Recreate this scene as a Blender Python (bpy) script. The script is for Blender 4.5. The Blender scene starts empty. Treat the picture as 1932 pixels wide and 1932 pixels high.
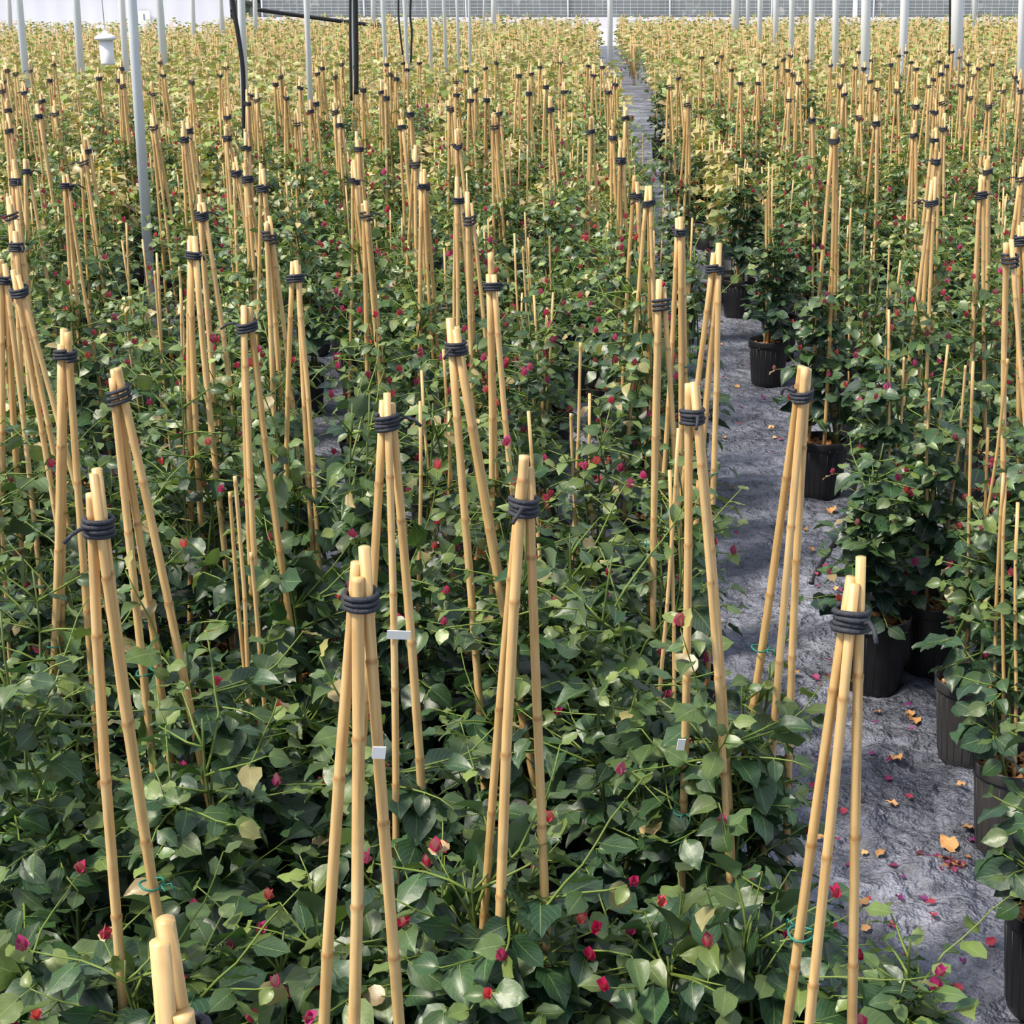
import bpy, math, random
import numpy as np
from math import sin, cos, pi, atan, radians as R
from mathutils import Vector, Matrix

S = bpy.context.scene
COL = S.collection
# ------------------------------------------------------------------ camera, light, exposure
F, PX, PY, YH, H = 3100.0, 1150.0, 966.0, -40.0, 2.0
TH = atan((PY - YH) / F)
cd = bpy.data.cameras.new('camera'); cam = bpy.data.objects.new('camera', cd); COL.objects.link(cam)
cam.location = (0, 0, H); cam.rotation_euler = (pi / 2 - TH, 0, 0)
cd.sensor_width = 36; cd.lens = 36 * F / 1932; cd.shift_x = (966 - PX) / 1932
cd.clip_start = 0.05; cd.clip_end = 500
S.camera = cam

w = bpy.data.worlds.new('sky'); S.world = w; w.use_nodes = True
nt = w.node_tree; bg = nt.nodes['Background']
sky = nt.nodes.new('ShaderNodeTexSky'); sky.sky_type = 'NISHITA'; sky.sun_disc = False
sky.sun_elevation = R(52); sky.sun_rotation = R(-115); sky.air_density = 1.0; sky.dust_density = 3.0
mx = nt.nodes.new('ShaderNodeMix'); mx.data_type = 'RGBA'
mx.inputs[0].default_value = 0.62
nt.links.new(sky.outputs[0], mx.inputs[6]); mx.inputs[7].default_value = (5.3, 5.9, 6.9, 1)
nt.links.new(mx.outputs[2], bg.inputs[0]); bg.inputs[1].default_value = 0.13
sd = bpy.data.lights.new('sun', 'SUN'); sun = bpy.data.objects.new('sun', sd); COL.objects.link(sun)
sd.energy = 4.2; sd.angle = R(9); sd.color = (1.0, 0.92, 0.78)
sun.rotation_euler = Vector((0.62, 0.30, -1.0)).to_track_quat('-Z', 'Y').to_euler()
S.view_settings.view_transform = 'Standard'; S.view_settings.look = 'None'
S.view_settings.gamma = 1.0; S.view_settings.use_curve_mapping = False
S.view_settings.exposure = 0.38
S.cycles.max_bounces = 6; S.cycles.transparent_max_bounces = 4
S.cycles.use_denoising = True

# ------------------------------------------------------------------ pixel <-> place
def ray(px, py):
    x = (px - PX) / F; y = -(py - PY) / F
    return Vector((x, y * sin(TH) + cos(TH), y * cos(TH) - sin(TH)))
def at_z(px, py, z):
    d = ray(px, py); return Vector((0, 0, H)) + d * ((z - H) / d.z)
def at_y(px, py, Y):
    d = ray(px, py); return Vector((0, 0, H)) + d * (Y / d.y)
def proj(p):
    d = Vector(p) - Vector((0, 0, H))
    dep = d.y * cos(TH) - d.z * sin(TH)
    return PX + F * d.x / dep, PY - F * (d.y * sin(TH) + d.z * cos(TH)) / dep, dep

# ------------------------------------------------------------------ mesh helpers
class Buf:
    def __init__(s): s.v = []; s.f = []; s.c = []; s.a = []; s.n = 0; s.mi = []
    def add(s, v, f, c=(1, 1, 1), a=None, m=0):
        v = np.asarray(v, float)
        s.v.append(v); s.f += [tuple(i + s.n for i in q) for q in f]; s.mi += [m] * len(f)
        c = np.asarray(c, float)
        s.c.append(np.broadcast_to(c, (len(v), 3)) if c.ndim == 1 else c)
        s.a.append(np.zeros((len(v), 3)) if a is None else a); s.n += len(v)
    def tube(s, pts, r, k=6, c=(1, 1, 1), cap=True, m=0):
        pts = [Vector(p) for p in pts]; n = len(pts)
        rs = r if hasattr(r, '__len__') else [r] * n
        v = []; up = Vector((0.13, 0.21, 1)).normalized()
        cc = []
        for i, p in enumerate(pts):
            t = (pts[min(i + 1, n - 1)] - pts[max(i - 1, 0)]).normalized()
            u = t.cross(up)
            if u.length < 1e-3: u = t.cross(Vector((1, 0, 0)))
            u.normalize(); w_ = t.cross(u)
            for j in range(k):
                a = 2 * pi * j / k
                v.append(p + (u * cos(a) + w_ * sin(a)) * rs[i])
            cc += [c[i] if (hasattr(c[0], '__len__')) else c] * k
        f = [(i * k + j, i * k + (j + 1) % k, (i + 1) * k + (j + 1) % k, (i + 1) * k + j) for i in range(n - 1) for j in range(k)]
        if cap: f += [tuple(range(k))[::-1], tuple((n - 1) * k + j for j in range(k))]
        s.add([tuple(p) for p in v], f, np.array(cc), m=m)
    def box(s, lo, hi, c=(1, 1, 1), m=0):
        x0, y0, z0 = lo; x1, y1, z1 = hi
        v = [(x0,y0,z0),(x1,y0,z0),(x1,y1,z0),(x0,y1,z0),(x0,y0,z1),(x1,y0,z1),(x1,y1,z1),(x0,y1,z1)]
        s.add(v, [(0,3,2,1),(4,5,6,7),(0,1,5,4),(1,2,6,5),(2,3,7,6),(3,0,4,7)], c, m=m)
    def lathe(s, prof, k=28, c=(1, 1, 1), m=0):
        v = [(r * cos(2*pi*j/k), r * sin(2*pi*j/k), z) for r, z in prof for j in range(k)]
        f = [(i*k+j, i*k+(j+1) % k, (i+1)*k+(j+1) % k, (i+1)*k+j) for i in range(len(prof)-1) for j in range(k)]
        s.add(v, f, c, m=m)
    def mesh(s, name, mats, smooth=True):
        me = bpy.data.meshes.new(name)
        V = np.concatenate(s.v) if s.v else np.zeros((0, 3))
        me.from_pydata(V.tolist(), [], s.f)
        C = np.concatenate(s.c); A = np.concatenate(s.a)
        at = me.attributes.new('tint', 'FLOAT_COLOR', 'POINT')
        at.data.foreach_set('color', np.concatenate([C, np.ones((len(C), 1))], 1).astype(np.float32).ravel())
        at = me.attributes.new('luv', 'FLOAT_VECTOR', 'POINT')
        at.data.foreach_set('vector', A.astype(np.float32).ravel())
        mats = mats if isinstance(mats, (list, tuple)) else [mats]
        for m in mats: me.materials.append(m)
        if len(mats) > 1: me.polygons.foreach_set('material_index', s.mi)
        if smooth: me.polygons.foreach_set('use_smooth', [True] * len(me.polygons))
        me.update()
        return me

def link(name, data, parent=None, loc=None):
    o = bpy.data.objects.new(name, data); COL.objects.link(o)
    if parent is not None: o.parent = parent
    if loc is not None: o.location = loc
    return o
def tag(o, label=None, cat=None, group=None, kind=None):
    if label: o['label'] = label
    if cat: o['category'] = cat
    if group: o['group'] = group
    if kind: o['kind'] = kind
    return o

# ------------------------------------------------------------------ materials
def mat(name):
    m = bpy.data.materials.new(name); m.use_nodes = True
    return m, m.node_tree.nodes, m.node_tree.links, m.node_tree.nodes['Principled BSDF']
def nd(N, t, **k):
    n = N.new(t)
    for a, b in k.items(): setattr(n, a, b)
    return n
def mixc(N, L, fac, a, b, mode='MIX'):
    m = nd(N, 'ShaderNodeMix', data_type='RGBA', blend_type=mode)
    for i, x in ((0, fac), (6, a), (7, b)):
        if isinstance(x, bpy.types.NodeSocket): L.new(x, m.inputs[i])
        elif i == 0: m.inputs[0].default_value = x
        else: m.inputs[i].default_value = (*x[:3], 1)
    return m.outputs[2]
def ramp(N, L, src, stops):
    r = N.new('ShaderNodeValToRGB'); e = r.color_ramp.elements
    while len(e) < len(stops): e.new(0.5)
    for el, (p, c) in zip(e, stops): el.position = p; el.color = (*c, 1) if hasattr(c, '__len__') else (c, c, c, 1)
    L.new(src, r.inputs[0]); return r.outputs[0]
def noise(N, L, scale, detail=4, coord='Object', vec=None, rough=.55):
    n = N.new('ShaderNodeTexNoise'); n.inputs['Scale'].default_value = scale
    n.inputs['Detail'].default_value = detail; n.inputs['Roughness'].default_value = rough
    if vec is None:
        tc = N.new('ShaderNodeTexCoord'); vec = tc.outputs[coord]
    L.new(vec, n.inputs['Vector']); return n.outputs['Fac']
def math_(N, L, op, a, b=None):
    m = nd(N, 'ShaderNodeMath', operation=op)
    for i, x in enumerate((a, b)):
        if x is None: continue
        if isinstance(x, bpy.types.NodeSocket): L.new(x, m.inputs[i])
        else: m.inputs[i].default_value = x
    return m.outputs[0]

def leaf_material(name, trans=.17, rough=.42):
    m, N, L, P = mat(name)
    t = nd(N, 'ShaderNodeAttribute', attribute_name='tint'); u = nd(N, 'ShaderNodeAttribute', attribute_name='luv')
    sx = N.new('ShaderNodeSeparateXYZ'); L.new(u.outputs['Vector'], sx.inputs[0])
    ax = math_(N, L, 'ABSOLUTE', sx.outputs[0])
    mid = math_(N, L, 'LESS_THAN', ax, .035)
    ph = math_(N, L, 'SUBTRACT', math_(N, L, 'MULTIPLY', sx.outputs[1], 6.0), math_(N, L, 'MULTIPLY', ax, 3.2))
    fr = math_(N, L, 'FRACT', ph)
    side = math_(N, L, 'LESS_THAN', fr, .085)
    side = math_(N, L, 'MULTIPLY', side, .45)
    v = math_(N, L, 'MAXIMUM', math_(N, L, 'MULTIPLY', mid, .8), side)
    base = mixc(N, L, 1.0, t.outputs['Color'], ramp(N, L, noise(N, L, 22, 3), [(.3, .78), (.7, 1.22)]), 'MULTIPLY')
    vein = mixc(N, L, v, base, mixc(N, L, .45, base, (.34, .42, .16)))
    geo = N.new('ShaderNodeNewGeometry')
    back = mixc(N, L, .5, base, (.17, .23, .12))
    col = mixc(N, L, geo.outputs['Backfacing'], vein, back)
    L.new(col, P.inputs['Base Color']); P.inputs['Roughness'].default_value = rough
    P.inputs['Specular IOR Level'].default_value = .7
    bp = N.new('ShaderNodeBump'); bp.inputs['Strength'].default_value = .35; bp.inputs['Distance'].default_value = .002
    L.new(math_(N, L, 'ADD', noise(N, L, 60, 2), math_(N, L, 'MULTIPLY', v, -.8)), bp.inputs['Height']); L.new(bp.outputs[0], P.inputs['Normal'])
    tr = N.new('ShaderNodeBsdfTranslucent'); L.new(mixc(N, L, 1.0, base, (1.9, 2.1, .8), 'MULTIPLY'), tr.inputs[0])
    ms = N.new('ShaderNodeMixShader'); ms.inputs[0].default_value = trans
    L.new(P.outputs[0], ms.inputs[1]); L.new(tr.outputs[0], ms.inputs[2])
    L.new(ms.outputs[0], N['Material Output'].inputs[0])
    return m
M_leaf = leaf_material('bougainvillea leaf')
M_bract = leaf_material('magenta bract', .25, .6)

def simple(name, c, rough=.6, var=.15, scale=30, metal=0, tintmul=False, bump=0, rnd=0, spec=.5):
    m, N, L, P = mat(name)
    n = noise(N, L, scale)
    col = mixc(N, L, n, tuple(x * (1 - var) for x in c), tuple(min(1, x * (1 + var)) for x in c))
    if tintmul:
        t = nd(N, 'ShaderNodeAttribute', attribute_name='tint'); col = mixc(N, L, 1.0, col, t.outputs['Color'], 'MULTIPLY')
    if rnd:
        oi = N.new('ShaderNodeObjectInfo')
        col = mixc(N, L, 1.0, col, ramp(N, L, oi.outputs['Random'], [(0, 1 - rnd), (1, 1 + rnd * .3)]), 'MULTIPLY')
    L.new(col, P.inputs['Base Color']); P.inputs['Roughness'].default_value = rough; P.inputs['Metallic'].default_value = metal
    P.inputs['Specular IOR Level'].default_value = spec
    if bump:
        b = N.new('ShaderNodeBump'); b.inputs['Strength'].default_value = bump; b.inputs['Distance'].default_value = .004
        L.new(n, b.inputs['Height']); L.new(b.outputs[0], P.inputs['Normal'])
    return m
def cane_material():
    m, N, L, P = mat('dried bamboo')
    tc = N.new('ShaderNodeTexCoord'); mp = N.new('ShaderNodeMapping'); mp.inputs['Scale'].default_value = (60, 60, 3.5)
    L.new(tc.outputs['Object'], mp.inputs[0])
    n = noise(N, L, 2.2, 4, vec=mp.outputs[0])
    col = ramp(N, L, n, [(.25, (.50, .29, .105)), (.52, (.66, .44, .19)), (.8, (.76, .55, .28))])
    sp = noise(N, L, 14, 3)
    col = mixc(N, L, ramp(N, L, sp, [(.56, 0.), (.74, .5)]), col, (.34, .19, .07))
    t = nd(N, 'ShaderNodeAttribute', attribute_name='tint'); col = mixc(N, L, 1.0, col, t.outputs['Color'], 'MULTIPLY')
    oi = N.new('ShaderNodeObjectInfo')
    col = mixc(N, L, 1.0, col, ramp(N, L, oi.outputs['Random'], [(0, (.80, .76, .68)), (.5, (1, 1, 1)), (1, (1.05, 1.05, 1.1))]), 'MULTIPLY')
    L.new(col, P.inputs['Base Color']); P.inputs['Roughness'].default_value = .42
    return m
M_cane = cane_material()
M_tie = simple('dark rubber tie', (.028, .031, .042), .7, .5, 160, bump=.6)
M_pot = simple('black plastic pot', (.012, .012, .014), .42, .5, 14, bump=.1)
M_potd = simple('dusty black pot', (.035, .034, .036), .6, .6, 9)
M_bark = simple('bark mulch', (.40, .19, .075), .85, .55, 45, tintmul=True)
M_stem = simple('green stem', (.115, .16, .04), .55, .3, 20, tintmul=True)
M_white = simple('white plastic', (.80, .81, .82), .45, .04, 8)
M_twist = simple('green plant tie', (.01, .16, .11), .5, .2, 20)
M_galv = simple('galvanised steel', (.74, .78, .81), .4, .1, 7, metal=.05)
M_paint = simple('white painted steel', (.84, .86, .88), .45, .05, 5)
M_black = simple('black rubber cable', (.012, .012, .014), .5, .3, 20)
M_litter = simple('dry leaf', (.50, .27, .11), .8, .45, 60, tintmul=True)

# ------------------------------------------------------------------ ground
rngG = np.random.default_rng(5)
AL = [at_z(x, y, 0) for x, y in ((1118, 80), (1150, 180), (1170, 300), (1228, 462), (1312, 728), (1360, 935), (1425, 1205), (1530, 1590), (1600, 1890), (1700, 2400))]
AR = [at_z(x, y, 0) for x, y in ((1152, 80), (1186, 180), (1222, 300), (1292, 462), (1425, 728), (1522, 935), (1632, 1205), (1845, 1590), (1925, 1890), (2150, 2400))]
def interp(Y, pts):
    ys = [p.y for p in pts][::-1]; xs = [p.x for p in pts][::-1]
    return float(np.interp(Y, ys, xs))
def aisle(Y): return interp(Y, AL), interp(Y, AR)

def fabric_material():
    m, N, L, P = mat('weed control fabric')
    tc = N.new('ShaderNodeTexCoord'); O = tc.outputs['Object']
    a = noise(N, L, 1.7, 6, vec=O, rough=.65); b = noise(N, L, 16, 6, vec=O, rough=.7); c = noise(N, L, 90, 3, vec=O)
    col = ramp(N, L, a, [(.36, (.055, .06, .085)), (.5, (.16, .168, .215)), (.66, (.32, .33, .40))])
    col = mixc(N, L, 1.0, col, ramp(N, L, b, [(.3, .35), (.5, 1.), (.72, 1.65)]), 'MULTIPLY')
    col = mixc(N, L, ramp(N, L, c, [(.66, 0.), (.74, .6)]), col, (.13, .09, .07))
    L.new(col, P.inputs['Base Color']); P.inputs['Roughness'].default_value = .4
    mp = N.new('ShaderNodeMapping'); mp.inputs['Scale'].default_value = (1.4, 5, 1); mp.inputs['Rotation'].default_value = (0, 0, .5); L.new(O, mp.inputs[0])
    w1 = noise(N, L, 6, 5, vec=mp.outputs[0], rough=.7)
    w2 = noise(N, L, 9, 4, vec=O, rough=.6)
    cr = math_(N, L, 'MULTIPLY', math_(N, L, 'ABSOLUTE', math_(N, L, 'SUBTRACT', w2, .5)), -5.0)
    w1 = math_(N, L, 'ADD', w1, math_(N, L, 'MAXIMUM', cr, -.8))
    bp = N.new('ShaderNodeBump'); bp.inputs['Strength'].default_value = .9; bp.inputs['Distance'].default_value = .03
    L.new(math_(N, L, 'ADD', w1, math_(N, L, 'MULTIPLY', b, .5)), bp.inputs['Height']); L.new(bp.outputs[0], P.inputs['Normal'])
    return m
M_fab = fabric_material()
def wr(x, y):
    return .005 * np.sin(17 * x + 5 * np.sin(7 * y)) * np.sin(11 * y + 3 * np.sin(9 * x)) + .004 * np.sin(41 * y + 9 * np.sin(6 * x) + 12 * x)
from mathutils import noise as mn
def crumple(x, y):
    k = min(1, max(0, (7.5 - y) / 3)) * (1 + 1.3 * min(1, max(0, (3.4 - y) / 1.2)))
    h = 0
    for f_, a_ in ((3.1, 1.), (7.3, .55), (15., .32)):
        q = Vector((x * f_ * 1.1 + 3, y * f_ * .8, f_)); q += mn.noise_vector(q * .6) * .8
        h += a_ * (1 - abs(mn.noise(q)) * 2.2) ** 3
    return .019 * k * h
def fab(X, Y):
    Z = wr(X, Y)
    for j in range(X.shape[0]):
        for i in range(X.shape[1]):
            if -1 < X[j, i] < 1.6 and Y[j, i] < 8: Z[j, i] += crumple(X[j, i], Y[j, i])
    return Z * np.clip((3 - abs(X)) * 2, 0, 1) * np.clip((16 - Y), 0, 1)
def grid_mesh(name, x0, x1, y0, y1, nx, ny, fn, m):
    xs = np.linspace(x0, x1, nx); ys = np.linspace(y0, y1, ny)
    X, Y = np.meshgrid(xs, ys); Z = fn(X, Y)
    b = Buf(); v = np.stack([X.ravel(), Y.ravel(), Z.ravel()], 1)
    b.add(v, [(j*nx+i, j*nx+i+1, (j+1)*nx+i+1, (j+1)*nx+i) for j in range(ny-1) for i in range(nx-1)])
    return b.mesh(name, m)
g = link('ground_cloth', grid_mesh('ground_cloth', -3, 3, -1, 16, 330, 900, fab, M_fab)); g.name = 'floor'
tag(g, kind='structure')
b = Buf(); b.add([(-30, -4, -.012), (30, -4, -.012), (30, 54, -.012), (-30, 54, -.012)], [(0, 1, 2, 3)])
tag(link('floor_outer', b.mesh('floor_outer', M_fab)), kind='structure')
b = Buf(); b.add([(-60, 54, -.01), (60, 54, -.01), (60, 140, -.01), (-60, 140, -.01)], [(0, 1, 2, 3)])
M_conc = simple('pale concrete', (.72, .70, .74), .8, .06, 2)
tag(link('floor_path', b.mesh('floor_path', M_conc)), kind='structure')

# ------------------------------------------------------------------ far boundary: low wall, wire fence, trees, plastic sheet wall
YF = 74.0
b = Buf(); b.box((-16, YF, 0), (45, YF + .3, .42))
tag(link('wall_back', b.mesh('wall_back', simple('lilac grey block wall', (.56, .56, .62), .8, .06, 1), False)), kind='structure')
fe = link('wire_fence', None, loc=(0, YF + .15, .425)); tag(fe, 'long wire mesh fence standing on the low pale wall behind the plants', 'fence')
for i in range(14):
    b = Buf(); x = -15 + i * 4.4; b.tube([(x, 0, 0), (x, 0, 3.2)], .035, 8); link('fence_post', b.mesh('fence_post', M_galv), fe)
b = Buf()
for k in range(22): b.tube([(-15, 0, .12 + k * .14), (42.5, 0, .12 + k * .14)], .004, 4, cap=False)
for k in range(190): b.tube([(-15 + k * .3, 0, .1), (-15 + k * .3, 0, 3.1)], .0035, 4, cap=False)
m_, N_, L_, P_ = mat('grey shade net'); P_.inputs['Base Color'].default_value = (.30, .33, .345, 1); P_.inputs['Roughness'].default_value = .8; P_.inputs['Alpha'].default_value = .5
b2 = Buf(); b2.add([(-15, .06, 0), (42.5, .06, 0), (42.5, .06, 3.1), (-15, .06, 3.1)], [(0, 1, 2, 3)]); link('shade_net', b2.mesh('shade_net', m_), fe)
tag(link('wire_mesh', b.mesh('wire_mesh', M_galv), fe), kind='stuff')
M_sheet = simple('milky polythene sheet', (.56, .575, .62), .5, .08, .4)
xL0 = at_y(-700, 0, 60).x; xL1 = at_y(432, 0, 60).x
tag(link('wall_left', grid_mesh('wall_left', xL0, xL1, 0, 4.5, 120, 10, lambda X, Y: .05 * np.sin(X * 1.1 + .5 * Y) + .012 * np.sin(X * 9), M_sheet)), kind='structure')
wl = bpy.data.objects['wall_left']; wl.rotation_euler = (pi / 2, 0, 0); wl.location = (0, 60, 0)

def tpl(rows, cols, fold=.25, droop=.35, wav=.05):
    T = {7: [0, .07, .24, .46, .68, .86, 1.], 4: [0, .26, .66, 1.], 3: [0, .4, 1.]}[rows]
    Wd = {7: [.03, .27, .43, .42, .30, .13, .008], 4: [.06, .43, .3, .01], 3: [.1, .45, .02]}[rows]
    v = []; a = []
    for t, wd in zip(T, Wd):
        for j in range(cols):
            x = (2 * j / (cols - 1) - 1)
            back = -.06 * abs(x) * (1 - t) ** 4 * 2
            v.append((x * wd, t + back, fold * abs(x) * wd - droop * t * t * .5 + wav * abs(x) * sin(t * 13 + x * 2.)))
            a.append((x, t, 0))
    f = [(i*cols+j, i*cols+j+1, (i+1)*cols+j+1, (i+1)*cols+j) for i in range(rows-1) for j in range(cols-1)]
    return np.array(v), f, np.array(a)
T_HI = [tpl(7, 5, .3, .5, .05), tpl(7, 5, .1, .28, .07), tpl(7, 5, .5, .75, .04), tpl(7, 5, -.12, .6, .05), tpl(7, 5, .2, -.25, .05)]
T_MD = [tpl(4, 3, .3, .5, 0), tpl(4, 3, .05, .7, 0)]
T_LO = [tpl(3, 3, .3, .5, 0)]
def put_leaf(b, T, p, d, n, size, c, wid=1.0):
    v, f, a = T
    d = d / (np.linalg.norm(d) + 1e-9); n = n - d * np.dot(n, d); n /= (np.linalg.norm(n) + 1e-9)
    x = np.cross(d, n)
    b.add(p + (v[:, :1] * wid * x + v[:, 1:2] * d + v[:, 2:3] * n) * size, f, c, a)

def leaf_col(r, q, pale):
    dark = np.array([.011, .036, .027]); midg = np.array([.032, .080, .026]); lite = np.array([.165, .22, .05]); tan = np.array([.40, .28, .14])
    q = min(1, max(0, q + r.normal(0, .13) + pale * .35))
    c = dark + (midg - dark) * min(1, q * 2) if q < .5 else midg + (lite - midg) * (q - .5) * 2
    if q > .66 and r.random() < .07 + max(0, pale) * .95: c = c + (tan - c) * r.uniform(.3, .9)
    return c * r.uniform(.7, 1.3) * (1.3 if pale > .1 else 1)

def gen_foliage(seed, ztop=.85, nlat=34, spread=1.0, big=1.0, Ts=T_HI, pale=0.0, front=1.0, z0=.34, step=.036, shoots=3):
    """leaves, stems, bract points of one plant; local origin on the ground under the pot"""
    r = np.random.default_rng(seed); lf = Buf(); st = Buf(); br = []
    mains = []
    for k in range(3):
        ph = r.uniform(0, 2 * pi); tw = r.uniform(-4, 4); rad = r.uniform(.035, .07); top = ztop * r.uniform(.85, 1.08)
        P = [np.array([rad * (1 - .5 * t) * cos(ph + tw * t) + .01 * sin(9 * t + k), rad * (1 - .5 * t) * sin(ph + tw * t), .21 + (top - .21) * t]) for t in np.linspace(0, 1, 12)]
        mains.append(P); st.tube(P, list(np.linspace(.0055, .002, 12)), 5, c=(.75, .8, .7))
    def shoot(o, az, el, L, zr, q0, last=False):
        d = np.array([cos(az) * cos(el), sin(az) * cos(el), sin(el)]); P = [o]; n = max(3, int(L / step))
        for i in range(n):
            d = d + np.array([r.normal(0, .12), r.normal(0, .12), r.normal(-.02 if not last else .03, .10)]); d /= np.linalg.norm(d)
            P.append(P[-1] + d * L / n)
        st.tube(P, list(np.linspace(.003, .0012, len(P))), 4, c=(1.2, 1.25, .8))
        for i in range(1, n + 1):
            s = i / n; p = P[i]
            side = np.cross(d, [0, 0, 1.]) * (1 if i % 2 else -1)
            ld = .55 * d + .8 * side + np.array([r.normal(0, .3), r.normal(0, .3), r.uniform(-.75, .15)])
            nn = np.array([cos(az) * .45 + r.normal(0, .35), sin(az) * .45 + r.normal(0, .35), .85 + r.normal(0, .25)])
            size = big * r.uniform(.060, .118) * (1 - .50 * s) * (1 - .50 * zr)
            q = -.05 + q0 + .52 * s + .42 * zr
            pet = p + ld / np.linalg.norm(ld) * size * .22
            put_leaf(lf, Ts[r.integers(len(Ts))], pet, ld, nn, size, leaf_col(r, q, pale), r.uniform(.85, 1.1))
            if Ts is T_HI: st.tube([p, pet + ld * .002], .0011, 3, c=(1.2, 1.25, .8), cap=False)
        if r.random() < .06 + .19 * zr: br.append((P[-1] + d * .008, d))
    for k in range(nlat):
        zz = z0 + (ztop - z0) * r.random() ** .85; zr = (zz - z0) / (ztop - z0 + 1e-6)
        m = mains[r.integers(3)]; i = min(11, max(0, int((zz - .21) / (ztop - .21) * 11))); o = m[i]
        az = r.uniform(0, 2 * pi)
        if zr > .45 and sin(az) < -.2 and r.random() > front: az = -az
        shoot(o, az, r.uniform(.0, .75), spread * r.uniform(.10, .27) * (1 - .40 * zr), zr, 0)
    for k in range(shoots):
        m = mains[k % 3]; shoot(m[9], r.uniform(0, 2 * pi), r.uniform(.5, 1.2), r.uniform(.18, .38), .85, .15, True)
    return lf, st, br

def bract_buf(seed, s=1.0, many=1):
    r = np.random.default_rng(seed); b = Buf()
    c = [(.42, .006, .09), (.46, .02, .20), (.52, .05, .10), (.28, .005, .08)][seed % 4]
    for k in range(3):
        a = 2 * pi * k / 3 + r.uniform(-.3, .3)
        d = np.array([cos(a) * .55, sin(a) * .55, .85]); n = np.array([-cos(a), -sin(a), .6])
        put_leaf(b, tpl(4, 3, .3, -.5, 0), np.zeros(3), d, n, s * r.uniform(.016, .022), np.array(c) * r.uniform(.8, 1.3), 1.15)
    return b

# trees beyond the fence
def tree(x, Y, hgt, rad, seed, label):
    r = np.random.default_rng(seed)
    t = link('dense_tree', None, loc=(x, Y, 0)); tag(t, label, 'tree', 'trees beyond the wire fence')
    b = Buf(); b.tube([(0, 0, 0), (.1, 0, hgt * .4), (0, .1, hgt * .8)], [.22, .17, .06], 8, c=(.4, .3, .2)); link('trunk', b.mesh('trunk', M_stem), t)
    b = Buf()
    for k in range(2400):
        d = r.uniform(-1, 1, 3); q = r.uniform(.85, 1) / max(abs(d[0]) ** 3 + abs(d[1]) ** 3 + abs(d[2]) ** 3, .02) ** (1 / 3)
        if r.random() < .75: d = d * q
        p = np.array([d[0] * rad, d[1] * rad, hgt * .5 + d[2] * hgt * .5])
        put_leaf(b, T_LO[0], p, r.normal(0, 1, 3), d + np.array([0, 0, .6]), r.uniform(.4, .65), np.array([.12, .14, .13]) * r.uniform(.5, 1.4))
    link('crown', b.mesh('crown', M_leaf), t)
k = 0
for row, (yy, off) in enumerate(((YF + 4, 0), (YF + 8.8, 2.15))):
    for i in range(14):
        x = -21 + i * 4.3 + off
        if not (300 < proj((x, yy, 1))[0] < 2080): continue
        tree(x, yy, 5 + (k * 7 % 5) * .4, 2.1, 100 + k, 'grey-green leafy tree standing behind the far wire fence'); k += 1

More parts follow.
